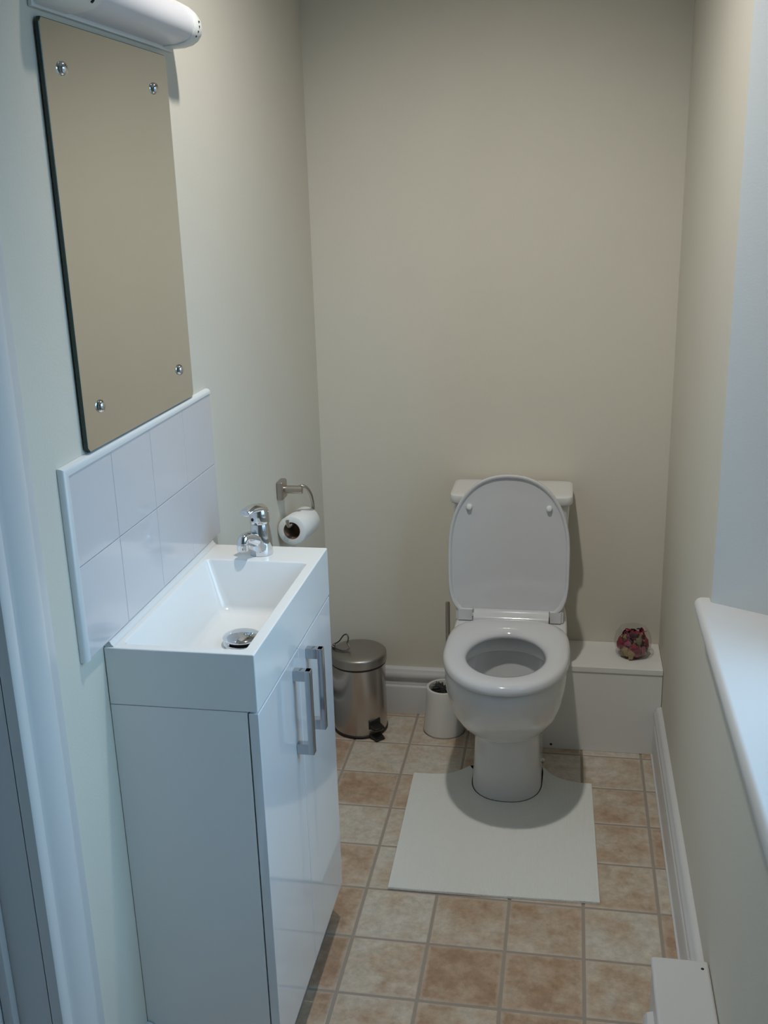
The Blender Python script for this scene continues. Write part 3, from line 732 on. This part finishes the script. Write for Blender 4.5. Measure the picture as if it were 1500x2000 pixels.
ba = empty('wash_basin', (0.115, (VY0+VY1)/2, vz)); tag(ba, 'white slim rectangular wash basin on the vanity cabinet', 'basin')
def basin():
    bm = bmesh.new()
    def rr(x0, x1, y0, y1, r, z, n=6):
        out = []
        for (cx_, cy_, a0) in ((x1-r, y1-r, 0), (x0+r, y1-r, 90), (x0+r, y0+r, 180), (x1-r, y0+r, 270)):
            for k in range(n+1):
                a = math.radians(a0+90*k/n); out.append(Vector((cx_+r*math.cos(a), cy_+r*math.sin(a), z)))
        return out
    b0 = 0.0008
    rings = [rr(b0+.002, VD-.002, VY0+.002, VY1-.002, .001, vz),
             rr(b0, VD, VY0, VY1, .002, vz+.001),
             rr(b0, VD, VY0, VY1, .002, VH-.002),
             rr(b0+.0008, VD-.0008, VY0+.0008, VY1-.0008, .002, VH-.0006),
             rr(b0+.002, VD-.002, VY0+.002, VY1-.002, .002, VH),
             # cavity
             rr(0.0225, 0.2135, -1.3615, -0.9905, .010, VH),
             rr(0.0235, 0.2125, -1.3605, -0.9915, .010, VH-.0006),
             rr(0.0250, 0.2112, -1.3590, -0.9930, .010, VH-.0025),
             rr(0.0400, 0.2085, -1.3560, -1.0060, .014, VH-.040),
             rr(0.0540, 0.2050, -1.3480, -1.0170, .020, VH-.078),
             rr(0.0600, 0.2000, -1.3380, -1.0230, .022, VH-.086),
             rr(0.0720, 0.1900, -1.3200, -1.0350, .024, VH-.090),
             rr(0.1050, 0.1550, -1.2000, -1.0900, .020, VH-.0915)]
    loft(bm, rings, cap0=True, cap1=True)
    return finish('bowl', bm, M['basin'], ba, angle=50, wn=True)
bas = basin()
# overflow ring on the far wall of the basin
of = Vector((0.1465, -0.9985, 0.7795))
fa = math.atan2(0.018, 0.05)
Mo = Matrix.Rotation(PI/2-0.28, 3, 'X')
bm = bmesh.new(); lathe(bm, [(0.0165, -0.006), (0.0165, 0.002), (0.0155, 0.0036), (0.0135, 0.0042), (0.0115, 0.0034), (0.0105, 0.0015), (0.0105, -0.004)], of, 32, Mo, cap0=False, cap1=False)
ofo = finish('overflow_ring', bm, M['chrome'], bas)
bm = bmesh.new(); lathe(bm, [(0.0108, 0.0005), (0.0005, 0.0005)], of, 24, Mo); finish('overflow_hole', bm, M['dark'], ofo)
# click-clack waste: chrome flange, dark gap, domed cap
wc = (0.134, -1.146, VH-0.0915)
bm = bmesh.new(); lathe(bm, [(0.032, 0.0002), (0.032, 0.003), (0.029, 0.0045), (0.026, 0.004), (0.0245, 0.001)], wc, 40); wo = finish('waste_flange', bm, M['chrome'], bas)
bm = bmesh.new(); lathe(bm, [(0.022, 0.003), (0.022, 0.0115)], wc, 28); finish('waste_stem', bm, M['dark'], wo)
bm = bmesh.new(); lathe(bm, [(0.026, 0.0105), (0.0315, 0.0112), (0.0325, 0.0128), (0.0315, 0.0145), (0.026, 0.0172), (0.017, 0.0192), (0.008, 0.0202), (0.001, 0.0204)], wc, 44); finish('waste_cap', bm, M['chrome'], wo, angle=70)
# sealant bead along the back of the basin
bm = bmesh.new(); sq = [(0.001, 0.0003), (0.0155, 0.0003), (0.0150, 0.0016), (0.0125, 0.0035), (0.0110, 0.0060), (0.0104, 0.0082), (0.001, 0.0082)]
loft(bm, [[Vector((x, y, VH+z)) for x, z in sq] for y in (VY0+.003, VY1-.002)], cap0=True, cap1=True); finish('sealant_bead', bm, M['trim'], bas)

tp = empty('basin_tap', (0.115, -0.952, VH)); tag(tp, 'chrome single-lever mixer tap at the far end of the basin', 'tap')
TX, TY = 0.1165, -0.952
bm = bmesh.new()
lathe(bm, [(0.0205, VH+0.0002), (0.0212, VH+0.0012), (0.0212, VH+0.012), (0.0208, VH+0.024), (0.0200, VH+0.034), (0.0188, VH+0.044), (0.0176, VH+0.052), (0.0170, VH+0.056), (0.0165, VH+0.0585)], (TX, TY, 0), 36)
body_t = finish('body', bm, M['chrome'], tp, angle=50)
# spout reaching over the bowl
td = Vector((-0.48, -0.88, 0)).normalized()
def tpt(r, z, s=0.0): return Vector((TX, TY, VH+z))+td*r+Vector((-td.y, td.x, 0))*s
path = [tpt(0.002, 0.026), tpt(0.014, 0.0315), tpt(0.026, 0.0370), tpt(0.036, 0.0400), tpt(0.0425, 0.0385), tpt(0.0450, 0.0330), tpt(0.0455, 0.027)]
pts_ = catmull(path, 5); n_ = len(pts_)
bm = bmesh.new(); tube(bm, pts_, [0.0165-0.0065*min(1, i/(n_*0.5)) for i in range(n_)], 18); spo = finish('spout', bm, M['chrome'], tp, angle=60)
bm = bmesh.new(); lathe(bm, [(0.0100, -0.009), (0.0106, -0.008), (0.0106, 0.003), (0.0095, 0.0045)], tpt(0.0455, 0.0275), 24); finish('aerator', bm, M['chrome'], spo)
# lever cap
bm = bmesh.new()
lathe(bm, [(0.0166, VH+0.0588), (0.0178, VH+0.0600), (0.0180, VH+0.066), (0.0176, VH+0.076), (0.0165, VH+0.084), (0.0140, VH+0.0895), (0.009, VH+0.0930), (0.001, VH+0.0940)], (TX, TY, 0), 36)
lev = finish('lever_cap', bm, M['chrome'], tp, angle=60)
bm = bmesh.new()
lp = catmull([tpt(-0.008, 0.0830), tpt(0.006, 0.0880), tpt(0.018, 0.0890), tpt(0.029, 0.0875), tpt(0.037, 0.0850)], 5)
rings = []
for i, p in enumerate(lp):
    t = i/(len(lp)-1); wd = 0.0165-0.0045*t; th = 0.0095-0.0045*t
    if i == len(lp)-1: wd *= 0.6; th *= 0.6
    sv2 = Vector((-td.y, td.x, 0))
    rings.append([p+sv2*wd*math.cos(2*PI*k/16)+Vector((0, 0, 1))*th*math.sin(2*PI*k/16) for k in range(16)])
loft(bm, rings, cap0=True, cap1=True); finish('lever', bm, M['chrome'], lev, angle=60)
bm = bmesh.new(); lathe(bm, [(0.0032, 0.0), (0.0030, 0.001), (0.0005, 0.0014)], tpt(0.0176, 0.069), 12, Matrix(((-td.y, 0, td.x), (td.x, 0, td.y), (0, 1, 0)))); finish('index_dot', bm, M['dark'], lev)

# ------------------------------------------------------------------ splashback tiles
SY0, SY1, SZ0, SZ1 = -1.4487, -0.8654, 0.8285, 1.1089
sp = empty('tiled_splashback', (0, (SY0+SY1)/2, SZ0)); tag(sp, 'white tiled splashback of two rows between basin and mirror', 'splashback')
box('grout_bed', M['grout'], sp, 0.0006, 0.0068, SY0+0.004, SY1, SZ0, SZ1-0.004)
ty0 = SY0+0.0125; tz1 = SZ1-0.0095
cols = [ty0, -1.3005, -1.1555, -1.0105, SY1]
rows = [SZ0, 0.9655, tz1]
for r in range(2):
    for k in range(4):
        g = 0.0007
        box('tile', M['tile'], sp, 0.0012, 0.0092, cols[k]+g*.6, cols[k+1]-g*.6, rows[r]+g, rows[r+1]-g, 0.0007, 2)
bm = bmesh.new()
q = [(0.0006, 0.0), (0.004, 0.0), (0.0075, 0.0016), (0.0098, 0.0045), (0.0106, 0.008), (0.0106, 0.0120), (0.0006, 0.0120)]
loft(bm, [[Vector((x, SY0+u, SZ0)) for x, u in q], [Vector((x, SY0+u, SZ1-u)) for x, u in q], [Vector((x, SY1, SZ1-u*0.75)) for x, u in q]], cap0=True, cap1=True)
finish('edge_trim', bm, M['trim'], sp, angle=50)

# ------------------------------------------------------------------ mirror
MY0, MY1, MZ0, MZ1 = -1.3689, -0.9460, 1.1108, 1.6666
mi_ = empty('wall_mirror', (0, (MY0+MY1)/2, MZ0)); tag(mi_, 'frameless rectangular wall mirror held by four domed screws', 'mirror')
bm = bmesh.new(); cc = 0.006
def oct_(x, g):
    y0, y1, z0, z1 = MY0+g, MY1-g, MZ0+g, MZ1-g
    return [Vector((x, y0+cc, z0)), Vector((x, y1-cc, z0)), Vector((x, y1, z0+cc)), Vector((x, y1, z1-cc)), Vector((x, y1-cc, z1)), Vector((x, y0+cc, z1)), Vector((x, y0, z1-cc)), Vector((x, y0, z0+cc))]
loft(bm, [oct_(0.0030, 0), oct_(0.0078, 0), oct_(0.0086, 0.0010)], cap0=True, cap1=False, mi=1)
f = bm.faces.new([bm.verts.new(p) for p in oct_(0.0086, 0.0010)]); f.material_index = 0
finish('glass', bm, [M['mirror'], M['glass_edge']], mi_, smooth=False)
for y, z in ((-1.3194, 1.6103), (-1.009, 1.612), (-1.3161, 1.1673), (-1.0036, 1.1668)):
    bm = bmesh.new(); lathe(bm, [(0.0092, 0.0), (0.0092, 0.0015), (0.0080, 0.0040), (0.0055, 0.0060), (0.0010, 0.0068)], (0.0087, y, z), 22, Matrix.Rotation(PI/2, 3, 'Y'))
    so = finish('dome_screw', bm, M['chrome'], mi_, angle=60)

# ------------------------------------------------------------------ strip light above the mirror
LY0, LY1, LZ0 = -1.372, -0.907, 1.6795
sl = empty('strip_light', (0, (LY0+LY1)/2, LZ0)); tag(sl, 'white half-round strip light above the mirror, switched off', 'light')
def dprof(g, y):
    """D profile: flat underside from the wall, round nose, back to the wall higher up"""
    pts = [(0.0008, 0.000+g), (0.030, 0.0008+g), (0.044, 0.004+g), (0.054, 0.010), (0.0605, 0.0185), (0.0625, 0.029), (0.060, 0.041), (0.053, 0.052), (0.042, 0.0615), (0.028, 0.069), (0.012, 0.0745-g), (0.0008, 0.0765-g)]
    return [Vector((max(0.0008, x-g), y, LZ0+z)) for x, z in pts]
bm = bmesh.new()
loft(bm, [dprof(0.004, LY0+0.0), dprof(0.001, LY0+0.003), dprof(0.0, LY0+0.006), dprof(0.0, LY0+0.088), dprof(0.0012, LY0+0.090)], cap0=True, cap1=True); finish('end_cap', bm, M['cap'], sl, angle=45)
bm = bmesh.new()
loft(bm, [dprof(0.0022, LY0+0.090), dprof(0.0022, LY1-0.040)], cap0=True, cap1=True); finish('diffuser', bm, M['diffuser'], sl, angle=45)
bm = bmesh.new()
loft(bm, [dprof(0.0012, LY1-0.040), dprof(0.0, LY1-0.038), dprof(0.0, LY1-0.006), dprof(0.002, LY1-0.002), dprof(0.006, LY1)], cap0=True, cap1=True); ec = finish('end_cap', bm, M['cap'], sl, angle=45)
for k in range(4):
    a = -0.55+k*0.27
    p = Vector((0.033+0.0295*math.cos(a), LY1-0.026+0.003*k, LZ0+0.030+0.029*math.sin(a)))
    bm = bmesh.new(); lathe(bm, [(0.0018, 0), (0.0015, 0.0008)], p, 8, Matrix.Rotation(PI/2-a, 3, 'Y')); finish('print_mark', bm, M['dark'], ec)
bm = bmesh.new(); lathe(bm, [(0.003, -0.001), (0.003, 0.0008), (0.001, 0.0012)], (0.054, LY0+0.066, LZ0+0.0098), 10, Matrix.Rotation(PI/2+0.75, 3, 'Y')); finish('fixing_screw', bm, M['dark'], sl)
box('backplate', M['cap'], sl, 0.0004, 0.006, LY0-.004, LY1+.003, LZ0-0.0035, LZ0+0.08, 0.001)

# ------------------------------------------------------------------ toilet roll holder and roll
th = empty('toilet_roll_holder', (0, -0.425, 0.79)); tag(th, 'satin metal toilet roll hook on the left wall', 'roll holder')
box('wall_plate', M['nickel'], th, 0.0006, 0.016, -0.447, -0.405, 0.767, 0.811, 0.004, 3)
bm = bmesh.new(); tube(bm, [(0.014, -0.426, 0.789), (0.057, -0.426, 0.789)], 0.0095, 18); finish('arm', bm, M['nickel'], th)
bm = bmesh.new()
hook = [(0.050, -0.426, 0.7955), (0.058, -0.424, 0.7975), (0.066, -0.416, 0.790), (0.0695, -0.400, 0.772), (0.068, -0.380, 0.748), (0.062, -0.352, 0.722), (0.0545, -0.338, 0.712), (0.0500, -0.348, 0.7090), (0.0465, -0.38, 0.7095), (0.0410, -0.43, 0.7115), (0.0360, -0.466, 0.7130), (0.0335, -0.477, 0.7165), (0.0325, -0.480, 0.7250), (0.0325, -0.480, 0.7305)]
tube(bm, catmull(hook, 6), 0.0042, 12); finish('hook', bm, M['nickel'], th)
ax = Vector((0.0098, 0.097, -0.0053)).normalized()
ctr = Vector((0.0360, -0.4600, 0.6985)) + ax*0.05
zax = Vector((0, 0, 1)); sx_ = ax.cross(zax).normalized()
Mr = Matrix((sx_, ax.cross(sx_), ax)).transposed()
bm = bmesh.new(); L2 = 0.050
lathe(bm, [(0.0205, -L2), (0.0335, -L2), (0.0345, -L2+0.001), (0.0345, L2-0.001), (0.0335, L2), (0.0205, L2)], ctr, 44, Mr, cap0=False, cap1=False)
ro = finish('toilet_roll', bm, M['paper'], None, angle=50); tag(ro, 'nearly used white toilet roll on the metal hook', 'toilet roll')
bm = bmesh.new(); lathe(bm, [(0.0206, -L2+0.0002), (0.0196, -L2+0.0002), (0.0196, L2-0.0002), (0.0206, L2-0.0002)], ctr, 40, Mr, cap0=False, cap1=False); finish('core', bm, M['card'], ro)
